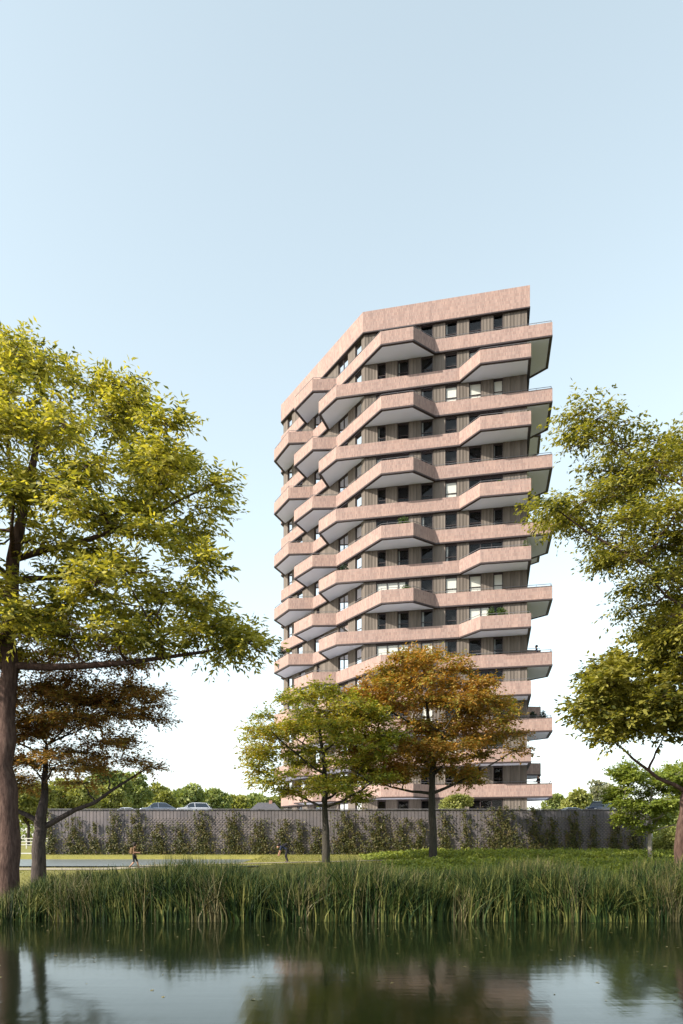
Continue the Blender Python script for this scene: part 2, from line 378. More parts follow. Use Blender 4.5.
# ------------------------------------------------------------------ perforated screen wall
WY = 60.0
wallmat = mat('grey screen wall', (.2, .185, .2), .85, .2); t = NT(wallmat)
tc = t.n('ShaderNodeTexCoord'); sx = t.n('ShaderNodeSeparateXYZ'); t.l(tc.outputs['Object'], sx.inputs[0])
sn = t.n('ShaderNodeMath', operation='SNAP'); t.l(sx.outputs[0], sn.inputs[0]); sn.inputs[1].default_value = .3
wn = t.n('ShaderNodeTexWhiteNoise', noise_dimensions='1D'); t.l(sn.outputs[0], wn.inputs[1])
nz = t.n('ShaderNodeTexNoise', i_Scale=.35, i_Detail=7, i_Roughness=.7); t.l(tc.outputs['Object'], nz.inputs[0])
base = t.ramp(nz.outputs[0], [(.3, (.09, .085, .088)), (.5, (.135, .125, .13)), (.7, (.18, .16, .157))])
t.l(t.mix(.6, base, t.ramp(wn.outputs[0], [(0, (.84, .84, .86)), (1, (1.1, 1.08, 1.08))]), 'MULTIPLY'), t.b.inputs['Base Color'])
X0, X1 = -25.2, 26.3; ztop = 2.76+ZC
sw = empty('screen_wall', (0, WY, 1.8)); tag(sw, 'long grey perforated screen wall running in front of the tower, climbers on it', 'wall')
mb = MB(); mb.box((X0, .12, -1), (X1, .3, ztop-1.8-.02)); mb.build('backing', wallmat, sw)
mb = MB(); x = X0
while x < X1:                                            # upright slats
    mb.box((x, .085, -.5), (x+.26, .119, ztop-1.8+random.uniform(-.02, .03))); x += .3
mb.build('slats', wallmat, sw)
mb = MB(); z = .5; r_ = 0
while z < 3.3:                                           # staggered projecting bricks of the perforated field
    x = X0+.15*(r_ % 2)+.11
    while x < X1-.3:
        if math.sin(x*.33+1.3*math.sin(x*.11))+.6*math.sin(x*1.1) > -.35 or z < 1.6: mb.box((x, .045, z), (x+.16, .084, z+.07))
        x += .3
    z += .15; r_ += 1
mb.build('brickwork', noisy('pale perforated brick', (.13, .122, .122), (.26, .22, .205), .8, .9, bump=0), sw)
mb = MB(); mb.box((X0-.1, -.05, ztop-1.8+.04), (X1+.1, .34, ztop-1.8+.09)); mb.build('coping', steel, sw)

# raised car park behind the wall
asphalt = noisy('asphalt', (.045, .045, .05), (.065, .065, .07), 2, .9)
DZ = 3.3+ZC; concrete = noisy('pale concrete', (.42, .42, .42), (.55, .55, .55), .4, .9, bump=.1)
mb = MB(); mb.box((-60, 62, 0), (130, 240, 2.0)); mb.box((26.6, 61, 0), (130, 62, 1.97)); mb.build('added_bounce_paving', concrete).__setitem__('kind', 'structure')  # unseen pale paving, added to bounce light up onto the soffits
mb = MB(); mb.box((-33, 81, 1), (-9.5, 125, DZ)); mb.box((25, 81, 1), (36, 125, DZ)); mb.box((-25, 60.5, 1), (26, 80.9, ztop-.5))
mb.build('parking_deck', concrete).__setitem__('kind', 'structure')

# ------------------------------------------------------------------ leaves
def leaf_quads(pos, d, size, wid, flat=.5):
    """pos, d: arrays; kite shaped leaves lying along d"""
    n = len(pos); d = d/np.linalg.norm(d, axis=1, keepdims=True)
    up = np.tile([0, 0, 1.], (n, 1))*flat+rng.normal(size=(n, 3))*(1-flat)
    s = np.cross(d, up); s /= np.linalg.norm(s, axis=1, keepdims=True)+1e-6
    nrm = np.cross(s, d); size = np.asarray(size).reshape(-1, 1)
    a = pos; b = pos+d*size*.45+s*size*wid; c = pos+d*size-nrm*size*.12; e = pos+d*size*.45-s*size*wid
    return np.stack([a, b, c, e], axis=1).reshape(-1, 3)
def inside(x, y, poly):
    c = False; j = len(poly)-1
    for i in range(len(poly)):
        xi, yi = poly[i]; xj, yj = poly[j]
        if (yi > y) != (yj > y) and x < (xj-xi)*(y-yi)/(yj-yi)+xi: c = not c
        j = i
    return c
def bezier(a, b, c, n):
    return [a*(1-t)**2+b*2*t*(1-t)+c*t*t for t in [i/n for i in range(n+1)]]
def tree(name, label, cat, Y, trunk, poly, depth, nclump, rc, twigs, leaf, lw, lmat, bmat, flat=.55, squash=.55, group=None,
         twl=1.0, perTwig=12, droop=-.1, forks=None, outward=.7, pairs=True, gapfn=None, limbr=.4, forkz=None, layer=0):
    """trunk: [(px, py, radius_m)] from the ground up; poly: crown outline in picture columns and rows, turned into metres at distance Y"""
    base = W(trunk[0][0], trunk[0][1], Y); T = empty(name, base); tag(T, label, cat, group)
    tp = [W(a, b, Y)-base for a, b, _ in trunk]; tr = [r for *_, r in trunk]
    for i in range(1, len(tp)): tp[i] = tp[i]+Vector((0, random.uniform(-.2, .2)*(i > 1), 0))
    # smooth trunk
    pts, rad = [], []
    for i in range(len(tp)-1):
        for k in range(4):
            u = k/4; pts.append(tp[i].lerp(tp[i+1], u)+Vector((random.gauss(0,.02), random.gauss(0,.02), 0))*(3 if i else 1)*min(1, tr[0]*2)); rad.append((tr[i]*(1-u)+tr[i+1]*u)*random.uniform(.95, 1.06))
    pts.append(tp[-1]); rad.append(tr[-1])
    mb = MB(); mb.tube([pts[0]-Vector((0,0,.5))]+pts, [rad[0]*1.5]+rad, 12)
    # clump centres in the outline
    xs_ = [p[0] for p in poly]; ys_ = [p[1] for p in poly]; cxm, cym = sum(xs_)/len(xs_), sum(ys_)/len(ys_)
    hx, hy = (max(xs_)-min(xs_))/2, (max(ys_)-min(ys_))/2; mx_, my_ = (max(xs_)+min(xs_))/2, (max(ys_)+min(ys_))/2
    m2p = F/Y; cl = []; tries = 0
    while len(cl) < nclump and tries < 60000:
        tries += 1; r = rc*random.uniform(.6, 1.25); x = random.uniform(min(xs_), max(xs_)); y = random.uniform(min(ys_), max(ys_)); rp = r*m2p*.85
        if not (inside(x, y, poly) and inside(x+rp, y, poly) and inside(x-rp, y, poly) and inside(x, y-rp*squash, poly) and inside(x, y+rp*squash, poly)): continue
        u = min(.98, math.hypot((x-mx_)/hx, (y-my_)/hy)); dd = depth*math.sqrt(1-u*u)*random.uniform(-1, 1)
        if layer: c_y = round(y/layer)*layer-.05*(x-mx_)+random.gauss(0, 3.5)+6*math.sin(x*.05+dd*2)
        c = W(x, c_y if layer else y, Y+dd)-base
        if any((c-q).length < (r+s)*(.42 if not layer else .3) for q, s in cl) and tries < 30000: continue
        cl.append((c, r))
    tw_pos, tw_dir, tw_len = [], [], []
    # a few main limbs leave the trunk, the others fork from them
    order = []; rest_ = list(range(len(cl))); cur = max(rest_, key=lambda q: cl[q][0].z)
    while rest_:
        order.append(cur); rest_.remove(cur)
        if rest_: cur = max(rest_, key=lambda q: min((cl[q][0]-cl[o][0]).length for o in order)) if len(order) < 9 else min(rest_, key=lambda q: (cl[q][0]-pts[-1]).length)
    nodes = []
    for oi, ci in enumerate(order):
        c, r = cl[ci]
        if oi < 9 or not nodes:
            want = c.z-.6*math.hypot(c.x-pts[-1].x, c.y-pts[-1].y); lo = forkz if forkz is not None else int(len(pts)*.45)
            k = min(range(lo, len(pts)), key=lambda q: abs(pts[q].z-want)); s, sr = pts[k], rad[k]
        else:
            s, sr = min(nodes, key=lambda q: (q[0]-c).length+(2.5*max(0, q[0].z-c.z)))
        mid = s.lerp(c, .5)+Vector((random.uniform(-.2,.2), random.uniform(-.2,.2), -.07*(c-s).length))
        path = bezier(s, mid, c, 6)
        path = [p+Vector((random.gauss(0,.05), random.gauss(0,.05), random.gauss(0,.04)))*(0 < q < 6) for q, p in enumerate(path)]
        r0 = min(sr*(.55 if oi < 9 else .8), .02+.02*(c-s).length) if oi >= 9 else sr*.5
        rr_ = [r0*(1-.8*q/6)+.006 for q in range(7)]
        mb.tube(path, rr_, 6, cap=False); nodes += [(p, q) for p, q in zip(path[2:], rr_[2:])]
        for _ in range(twigs):
            v = Vector((random.gauss(0,1), random.gauss(0,1), random.gauss(0,1))).normalized(); rr = r*random.random()**.45
            e = c+Vector((v.x*rr, v.y*rr, v.z*rr*squash-.12*rr*rr/r))
            dr = (Vector((v.x, v.y, v.z*squash*.7))*outward+Vector((c.x-s.x, c.y-s.y, 0)).normalized()*.35+Vector((random.gauss(0,.35), random.gauss(0,.35), random.gauss(0,.25)+.12))).normalized()
            L_ = twl*random.uniform(.6, 1.3); tw_pos.append(e); tw_dir.append(dr); tw_len.append(L_)
            if random.random() < .28: mb.tube([c.lerp(e, .15), c.lerp(e, .6)+Vector((0,0,.05)), e, e+dr*L_*.7], [.022, .016, .011, .004], 3, cap=False)
    P = np.array(tw_pos); D = np.array(tw_dir); Ls = np.array(tw_len); nT = len(P)
    side = np.cross(D, np.tile([0,0,1.], (nT,1))); side /= np.linalg.norm(side, axis=1, keepdims=True)+1e-6
    q = []
    for j in range(perTwig):
        u = (j+.5)/perTwig; sg = 1 if j % 2 else -1
        pos = P+D*(Ls*u)[:, None]+np.array([0,0,1.])*(droop*u*u*Ls)[:, None]+rng.normal(size=(nT,3))*.05*twl
        d = D*.55+side*sg*(.95-.5*u)+rng.normal(size=(nT,3))*.22+np.array([0,0,droop*1.6])
        q.append(leaf_quads(pos, d, leaf*rng.uniform(.65, 1.25, nT), lw, flat))
    V = np.concatenate(q)
    mb.build('trunk', bmat, T, smooth=True)
    link('crown', raw_mesh('crown', V, len(V)//4), lmat, T)
    return T

bark_red = noisy('reddish bark', (.02, .012, .01), (.075, .045, .036), 3.2, .95, (3, 3, .7), 1.0, c3=(.13, .088, .07))
bark_grey = noisy('grey violet bark', (.022, .018, .017), (.085, .068, .062), 4, .95, (3, 3, .6), .9)
bark_dark = noisy('mossy grey bark', (.03, .027, .022), (.065, .06, .048), 4, .95, (3, 3, .6), .8)
lm_ash = leafmat('fresh green leaflets', [(.08,.10,.018),(.25,.25,.04),(.48,.43,.09),(.36,.35,.06)], .5, scale=.7)
lm_cop = leafmat('copper leaves', [(.20,.13,.04),(.36,.20,.07),(.42,.29,.09),(.27,.27,.06)], .45, tint=(1.2,1.,.6), scale=.8)
lm_olive = leafmat('olive autumn leaves', [(.14,.18,.028),(.27,.30,.045),(.38,.36,.06),(.38,.28,.04)], .35)
lm_rust = leafmat('rust autumn leaves', [(.20,.23,.045),(.30,.24,.05),(.40,.24,.05),(.36,.19,.04)], .35, scale=.28, tint=(1.3,1.,.4))
lm_right = leafmat('dark olive leaves', [(.055,.07,.018),(.16,.17,.03),(.36,.33,.07),(.25,.24,.045)], .45)
lm_fresh = leafmat('bright green leaves', [(.12,.17,.03),(.22,.28,.05),(.32,.36,.07)], .42)

tree('ash_tree', 'tallest tree at the left edge, yellow green leaflets over a thick reddish trunk', 'tree', 29,
     [(8,897,.47),(9,840,.42),(7,740,.36),(9,640,.31),(12,560,.25),(30,480,.16),(50,400,.07)],
     [(-260,430),(-150,345),(-60,318),(0,328),(55,328),(72,366),(98,372),(125,342),(146,352),(150,392),(176,402),(186,442),(236,474),(222,508),(200,555),(255,568),(276,605),(274,648),(250,668),(215,655),(185,645),(160,660),(120,655),(90,640),(60,655),(20,665),(-60,670),(-180,650),(-260,560)],
     4.6, 165, .8, 46, .29, .17, lm_ash, bark_red, twl=1.0, perTwig=14, droop=-.14, squash=.45, flat=.45)
tree('copper_tree', 'layered copper leaved tree with forked grey trunk beneath the tallest left tree', 'tree', 33,
     [(38,892,.36),(39,850,.31),(41,822,.27),(43,790,.17),(46,745,.08)],
     [(-90,690),(-40,645),(0,625),(50,615),(110,630),(152,660),(174,708),(166,735),(170,757),(130,770),(90,778),(40,786),(0,780),(-60,770)],
     3.2, 130, .8, 50, .17, .27, lm_cop, bark_grey, layer=19, squash=.14, flat=.85, twl=.7, perTwig=14, droop=-.03)
tree('olive_tree', 'smaller olive green tree in front of the tower, left of the rust coloured one', 'tree', 46,
     [(326,866,.28),(326,830,.23),(325,800,.18),(324,765,.15),(318,715,.06)],
     [(236,742),(262,712),(285,690),(315,682),(350,686),(385,700),(404,730),(400,770),(378,792),(350,806),(325,794),(300,795),(285,812),(262,792),(238,765)],
     4.2, 80, .8, 42, .22, .28, lm_olive, bark_dark, squash=.28, flat=.7, twl=.85, perTwig=12, droop=-.08)
tree('rust_tree', 'rust orange autumn tree standing before the centre of the tower', 'tree', 49,
     [(433,863,.31),(433,820,.26),(432,785,.22),(431,745,.18),(426,690,.06)],
     [(336,722),(344,688),(380,660),(420,649),(455,652),(490,668),(508,698),(536,738),(528,754),(497,757),(482,780),(462,786),(440,772),(419,776),(390,794),(360,780),(345,750)],
     4.6, 128, .82, 42, .23, .28, lm_rust, bark_dark, squash=.3, flat=.7, twl=.9, perTwig=12, droop=-.08)
tree('zelkova_tree', 'high dark olive tree reaching in from the right edge above another crown', 'tree', 30,
     [(770,900,.4),(765,820,.35),(755,720,.3),(735,620,.24),(710,540,.16),(680,470,.06)],
     [(558,406),(600,408),(640,425),(683,412),(760,420),(860,500),(850,640),(760,650),(683,645),(645,628),(604,602),(566,572),(534,535),(526,508),(550,490),(596,494),(583,470),(572,440)],
     3.4, 100, .8, 50, .2, .22, lm_right, bark_red, squash=.16, flat=.7, twl=1.05, perTwig=14, droop=-.16)
tree('cherry_tree', 'dark leafy tree with a reddish trunk at the right edge, crown below the higher one', 'tree', 35,
     [(682,905,.33),(681,850,.29),(684,800,.25),(690,770,.2),(700,720,.12),(705,680,.05)],
     [(553,690),(588,668),(612,640),(645,612),(720,600),(810,650),(820,740),(760,770),(683,757),(650,747),(628,762),(604,756),(588,728),(562,706)],
     3.6, 92, .9, 52, .27, .25, lm_right, bark_red, squash=.32, flat=.65, twl=.8, perTwig=13, droop=-.12)
tree('maple_tree', 'small bright green tree with a pale thin trunk before the right end of the wall', 'tree', 50,
     [(650,864,.16),(650,835,.14),(649,815,.11),(652,780,.04)],
     [(604,782),(622,757),(650,748),(675,762),(705,757),(722,790),(708,818),(680,828),(650,832),(618,825),(608,803)],
     2.6, 62, .65, 56, .2, .28, lm_fresh, noisy('pale bark', (.2,.18,.15), (.32,.29,.25), 3), squash=.35, flat=.7, twl=.6, perTwig=12)

# trees beyond the car park
def far_tree(name, label, px, top, wpx, Y, lmat, dens=1., group='trees beyond the car park', bot=None):
    base = W(px, HY, Y); base.z = prof(Y)-.6; T = empty(name, base); tag(T, label, 'tree', group)
    zt = (HY-top)*Y/F+ZC-base.z; rx = wpx*Y/F/2; hc = zt*.62 if bot is None else zt-bot; q = []
    mb = MB(); mb.tube([(0,0,-.3),(.1,0,zt*.35),(0,.1,zt*.85)], [.03*zt,.02*zt,.006*zt], 8)
    lobes = []
    for _ in range(26):
        v = Vector((random.gauss(0,1), random.gauss(0,1), random.gauss(0,1))).normalized(); k = random.uniform(.45, .8)
        c = Vector((v.x*rx*k, v.y*rx*k, zt-hc/2+v.z*hc/2*k)); lobes.append(c); r = rx*random.uniform(.25, .4)
        mb.tube([(0,0,zt*.35), Vector((0,0,zt*.45)).lerp(c, .5), c], [.01*zt, .007*zt, .002*zt], 4, cap=False)
        n = int(260*dens); g = rng.normal(size=(n,3)); g /= np.linalg.norm(g, axis=1, keepdims=True); rr = r*rng.random(n)**.3
        pos = np.array(c)+g*rr[:, None]*[1, 1, .75]; q.append(leaf_quads(pos, g+rng.normal(size=(n,3))*.6, .006*Y*rng.uniform(.5, 1.1, n), .35, .4))
    mb.build('trunk', bark_grey, T, smooth=True)
    V = np.concatenate(q); link('crown', raw_mesh('crown', V, len(V)//4), lmat, T); return T
fg1 = leafmat('far yellow green leaves', [(.15,.18,.05),(.25,.27,.07),(.33,.34,.11)], .3)
fg2 = leafmat('far mid green leaves', [(.13,.18,.06),(.2,.25,.08),(.28,.31,.11)], .3)
fg3 = leafmat('far grey green leaves', [(.13,.15,.09),(.19,.2,.13),(.26,.26,.18)], .3)
FT = [(28,782,62,105,fg1,'broad yellow green tree seen between the two left trunks'),
      (72,776,58,110,fg1,'round yellow green tree behind the left end of the wall'),
      (-15,770,70,112,fg2,'green tree half hidden by the thick left trunk'),
      (108,766,44,130,fg2,'tallest mid green tree rising left of the parked cars'),
      (132,770,40,150,fg2,'mid green tree just above the blue grey car'),
      (110,784,42,120,fg1,'lower yellow tree beneath the tallest mid green tree'),
      (160,784,42,170,fg1,'pale green tree between the two clearly seen cars'),
      (186,783,40,190,fg2,'mid green tree above the pale silver estate car'),
      (212,789,36,200,fg2,'low round tree right of the pale silver estate car'),
      (236,793,34,230,fg1,'small yellow green tree left of the house roof'),
      (256,792,34,250,fg2,'small green tree directly above the grey house roof'),
      (276,794,30,260,fg1,'small pale tree touching the left edge of the olive tree'),
      (556,794,32,150,fg2,'low green tree beside the right corner of the tower'),
      (577,786,36,130,fg1,'pale green tree left of the dark blue car'),
      (601,777,34,170,fg3,'thin greyish tree rising behind the dark blue car'),
      (668,800,46,120,fg2,'green tree behind the small bright maple'),
      (700,790,60,110,fg2,'green tree at the far right edge'),
      (630,798,30,180,fg3,'grey green tree between the dark blue car and the maple')]
for px, top, wp, Y, m_, lb in FT:
    far_tree('distant_tree', lb, px, top, wp, Y, m_, dens=.35 if m_ is fg3 else 1.0)
V = []
for i in range(240):
    Xc = rng.uniform(-330, 330); Yc = rng.uniform(300, 360); n = 160; r = rng.uniform(5, 9)
    g = rng.normal(size=(n,3)); g /= np.linalg.norm(g, axis=1, keepdims=True)
    V.append(leaf_quads(np.array([Xc, Yc, 8.])+g*r*[1, 1, 1.15], g+rng.normal(size=(n,3)), rng.uniform(1.2, 2.4, n), .4, .4))
V = np.concatenate(V); tag(link('far_wood', raw_mesh('far_wood', V, len(V)//4), fg2), 'distant green wood along the horizon behind everything', 'wood', kind='stuff')

# shrubs
def shrub(name, label, cat, c, r, n, leaf, lmat, group=None, stems=8):
    T = empty(name, c); tag(T, label, cat, group); mb = MB()
    for _ in range(stems):
        a = random.uniform(0, 6.28); mb.tube([(0,0,0),(math.cos(a)*r[0]*.3, math.sin(a)*r[1]*.3, r[2]*.8),(math.cos(a)*r[0]*.7, math.sin(a)*r[1]*.7, r[2]*1.3)], [.03*r[2],.02*r[2],.006*r[2]], 4)
    mb.build('stems', bark_grey, T)
    q = []
    for _ in range(14):
        v = rng.normal(size=3); v /= np.linalg.norm(v); cc = v*np.array(r)*.6+[0,0,r[2]]; k = n//14
        g = rng.normal(size=(k,3)); g /= np.linalg.norm(g, axis=1, keepdims=True)
        q.append(leaf_quads(cc+g*np.array(r)*.42*rng.random((k,1))**.35, g+rng.normal(size=(k,3))*.5, leaf*rng.uniform(.6, 1.2, k), .35, .4))
    V = np.concatenate(q); V[:, 2] = np.maximum(V[:, 2], .02); link('foliage', raw_mesh('foliage', V, len(V)//4), lmat, T); return T
c = W(668, 842, 57); c.z = 1.8; shrub('shrub', 'rounded light green shrub right of the screen wall', 'shrub', c, (1.5,1.3,1.25), 3500, .22, fg1)
c = W(690, 842, 62); c.z = 1.9; shrub('shrub', 'taller dark green shrub at the right edge behind the light one', 'shrub', c, (2,1.5,2.1), 3500, .25, fg2)
c = W(458, 842, 62.8); c.z = ztop-.6; shrub('shrub', 'fresh green bush peeping over the wall beside the rust tree trunk', 'shrub', c, (1.7,1.1,1.05), 3500, .2, fg1)

# climbers on the wall
clm = leafmat('climber leaves', [(.03,.04,.014),(.07,.08,.025),(.12,.12,.035),(.13,.10,.04)], .25, 1.2)
CL = [(50,10,812),(75,18,820),(95,8,825),(114,12,811),(136,17,811),(158,16,825),(180,14,824),(202,18,814),(233,18,812),(259,18,821),(282,14,822),(299,8,822),(316,12,829),(346,26,812),(378,24,815),(402,14,820),(420,12,822),(444,14,815),(465,8,811),(501,38,807),(535,14,807),(552,14,820),(573,16,815),(593,8,818),(614,12,820),(634,14,822)]
CLL = ['thin leafy climber at the far left end of the screen wall','broad low climber second from the left end of the screen wall','small sparse climber left of the taller pointed one, above the pond',
'tall pointed climber just left of the walker with dark hair','tall dense climber directly behind the walker on the path','low climber directly right of the walker',
'low rounded climber right below the blue grey hatchback','tall broad climber under the right side of the pale silver estate car','tall climber midway between the two people on the ground',
'low broad climber left of the crouching person','low pointed climber directly behind the crouching person','very narrow sparse climber between the crouching person and the olive tree trunk',
'short thin climber just left of the olive tree trunk','wide tall climber just right of the olive tree trunk','wide climber midway between the olive and rust tree trunks',
'tall slim climber left of the rust tree trunk, beside a shorter one','short slim climber touching the left of the rust tree trunk','tall climber just right of the rust tree trunk',
'narrow tall climber between the rust tree trunk and the widest climber','widest climber on the screen wall, a broad dome of leaves below the tower corner','tall climber just right of the widest dome shaped one',
'shorter leafy climber next right of the tall one beyond the dome','tall broad climber below the low white car roof at the right','narrowest climber of the right half, below the navy car',
'medium climber just left of the small bright green maple','rightmost climber on the screen wall, behind the small bright green maple']
for k, (px, wp, top) in enumerate(CL):
    X = (px-CX)*WY/F; hgt = (855-top)*WY/F*(1.03 if top < 813 else 1.1); wd = wp*WY/F/2*1.1
    T = empty('climbing_plant', (X, WY-.1, 1.85))
    tag(T, CLL[k], 'climber', 'climbing plants on the screen wall')
    mb = MB(); q = []; ns = max(2, int(wd*4))
    for s in range(ns):
        x = random.uniform(-wd*.5, wd*.5); p = [(x, -.03, -.2)]; z = 0
        while z < hgt*random.uniform(.7, .95): z += .5; x += random.gauss(0, .08); p.append((x, -.05, z))
        mb.tube(p, [.018]*len(p), 4)
    n = int(2700*wd*2*hgt/3)+900; u = rng.random(n)**1.1; x_ = rng.normal(size=n)*wd*.66+.12*np.sin(u*5+k); ph = rng.random(5)*6
    dens = .75-.55*u+.35*np.sin(x_*5+ph[0])*np.sin(u*hgt*4+ph[1])+.25*np.sin(x_*11+u*7+ph[2])-.35*np.abs(x_)/wd*(u+.4)
    keep = rng.random(n) < np.clip(dens, .04, 1); pos = np.stack([x_, -np.abs(rng.normal(size=n))*.06-.02, u*hgt], axis=1)[keep]; n = len(pos)
    d = rng.normal(size=(n,3))*[1,.25,.7]+[0,-.2,-.4]
    V = leaf_quads(pos, d, .13*rng.uniform(.5, 1.4, n), .38, .2)
    mb.build('stems', bark_grey, T); link('foliage', raw_mesh('foliage', V, len(V)//4), clm, T)

# ground cover hedge in front of the wall on the right
n = 26000; X = rng.uniform(1.5, 31, n); Yg = rng.uniform(49.5, 58.5, n)
lump = .75+.25*np.sin(X*1.7+Yg*.8)+.18*np.sin(X*4.1+2*Yg); hh = rng.random(n)**.4*.55*lump*np.clip((X-1.5)/4, .1, 1)
gz = np.array([ground(a, b) for a, b in zip(X, Yg)])
n2_ = 30000; X2 = rng.uniform(2.6, 26, n2_); Y2 = rng.uniform(35, 46.8, n2_); g2 = np.array([ground(a, b) for a, b in zip(X2, Y2)]); h2 = rng.random(n2_)**.5*.32*(.7+.3*np.sin(X2*2+Y2)+.2*np.sin(X2*5.3))*np.clip((X2-2.6)/3, .2, 1)
X, Yg, gz, hh = np.append(X, X2), np.append(Yg, Y2), np.append(gz, g2), np.append(hh, h2); n = len(X)
V = leaf_quads(np.stack([X, Yg, gz+hh], axis=1), rng.normal(size=(n,3))+[0,-.2,.3], .17*rng.uniform(.6, 1.3, n), .4, .55)
lm_cov = leafmat('ground cover leaves', [(.12,.16,.03),(.21,.26,.045),(.30,.33,.07)], .4, .8)
tag(link('ground_cover', raw_mesh('ground_cover', V, len(V)//4), lm_cov), 'low light green ground cover in front of the wall at right', 'ground cover', kind='stuff')

# lawn grass
n = 60000; X = rng.uniform(-26, 26, n); Yg = 33+rng.random(n)**.8*27
pm_ = np.array([pondmask(a, b) < .35 and not (abs(b-pathy(a)) < .6 and a < 7.3) for a, b in zip(X, Yg)]); X, Yg = X[pm_], Yg[pm_]; n = len(X)
gz = np.array([ground(a, b) for a, b in zip(X, Yg)])
V = leaf_quads(np.stack([X, Yg, gz-.02], axis=1), rng.normal(size=(n,3))*[.35,.35,0]+[0,0,1], .085*rng.uniform(.5, 1.4, n), .16, .1)
lm_gr = leafmat('lawn blades', [(.10,.12,.018),(.17,.175,.03),(.24,.22,.045)], .3, .4)
tag(link('lawn_grass', raw_mesh('lawn_grass', V, len(V)//4), lm_gr), 'short yellow green grass on the lawn behind the reeds', 'grass', kind='stuff')

# reeds along the water
def reeds(n, y0, y1, hmin, hmax, wdt, m_, name, label):
    nc = n//45; cx_ = rng.uniform(-25, 25, nc); cy_ = y0+(y1-y0)*rng.random(nc); ch = rng.random(nc); cln = rng.normal(size=nc)*.12; cw = rng.uniform(.7, 1.4, nc)
    k_ = rng.integers(0, nc, n); sp_ = rng.normal(size=n)*.28
    X = cx_[k_]+sp_; Yr = np.clip(cy_[k_]+rng.normal(size=n)*.22, y0-.1, y1)
    swell = .5+.5*np.sin(X*.9+.7*np.sin(X*.57)+1); left = (.36+.64*np.clip((X+13.6)/2.6, 0, 1))*(1-.13*np.exp(-((X+8.4)/1.1)**2))
    gz_ = np.array([max(-.25, prof(b)) for b in Yr])
    H = np.maximum(.35, (hmin+(hmax-hmin)*(ch[k_]*.5+.3*swell+.2*rng.random(n))-.25*(rng.random(n) < .35)*rng.random(n)*3)*left-gz_-.25*np.abs(sp_))
    base = np.stack([X, Yr, np.array([max(-.25, prof(b)) for b in Yr])-.05], axis=1)
    a = rng.uniform(0, 2*np.pi, n); lean = np.abs(rng.normal(size=n))*.26+.03
    hd = np.stack([np.cos(a)+cln[k_]*4, np.sin(a)*.7, np.zeros(n)], axis=1); sdv = np.stack([np.cos(a+1.57+rng.normal(size=n)*.8), np.sin(a+1.57), np.zeros(n)], axis=1)
    sdv[:, 1] *= .4; sdv /= np.linalg.norm(sdv, axis=1, keepdims=True); wv_ = wdt*rng.uniform(.4, 1.2, n)*cw[k_]
    lv = []; K = 4
    for k in range(K+1):
        u = k/K; c_ = base+np.array([0,0,1.])*(H*u*(1-.22*u*u*lean*3))[:, None]+hd*(H*lean*(u**2.2)*1.6)[:, None]
        ww = (wv_*(1-u**1.6)*.5+.002)[:, None]; lv.append((c_-sdv*ww, c_+sdv*ww))
    V = np.stack([x for pr in lv for x in pr], axis=1).reshape(-1, 3)   # 2(K+1) verts a blade
    nb = 2*(K+1); fs = np.array([[2*k, 2*k+1, 2*k+3, 2*k+2] for k in range(K)])
    Fc = (np.arange(n)[:, None, None]*nb+fs[None]).reshape(-1, 4)
    me = bpy.data.meshes.new(name); me.vertices.add(len(V)); me.vertices.foreach_set('co', V.astype(np.float32).ravel())
    me.loops.add(Fc.size); me.loops.foreach_set('vertex_index', Fc.ravel().astype(np.int32)); me.polygons.add(len(Fc))
    me.polygons.foreach_set('loop_start', np.arange(0, Fc.size, 4, dtype=np.int32)); me.update(calc_edges=True)
    tag(link(name, me, m_), label, 'reeds', kind='stuff')
lm_reed = leafmat('reed blades', [(.007,.018,.006),(.02,.042,.011),(.05,.075,.018),(.14,.14,.04)], .2, 1.2, .6, spec=.15)
lm_straw = leafmat('dry reed stalks', [(.09,.085,.035),(.2,.17,.075)], .2, 1.5)
reeds(60000, 26.3, 31.0, 1.3, 2.85, .05, lm_reed, 'reed_bed', 'dense band of tall dark green reeds along the water edge')
reeds(12000, 26.3, 31, 1.2, 2.8, .03, lm_straw, 'dry_reeds', 'scattered straw coloured stalks among the green reeds')
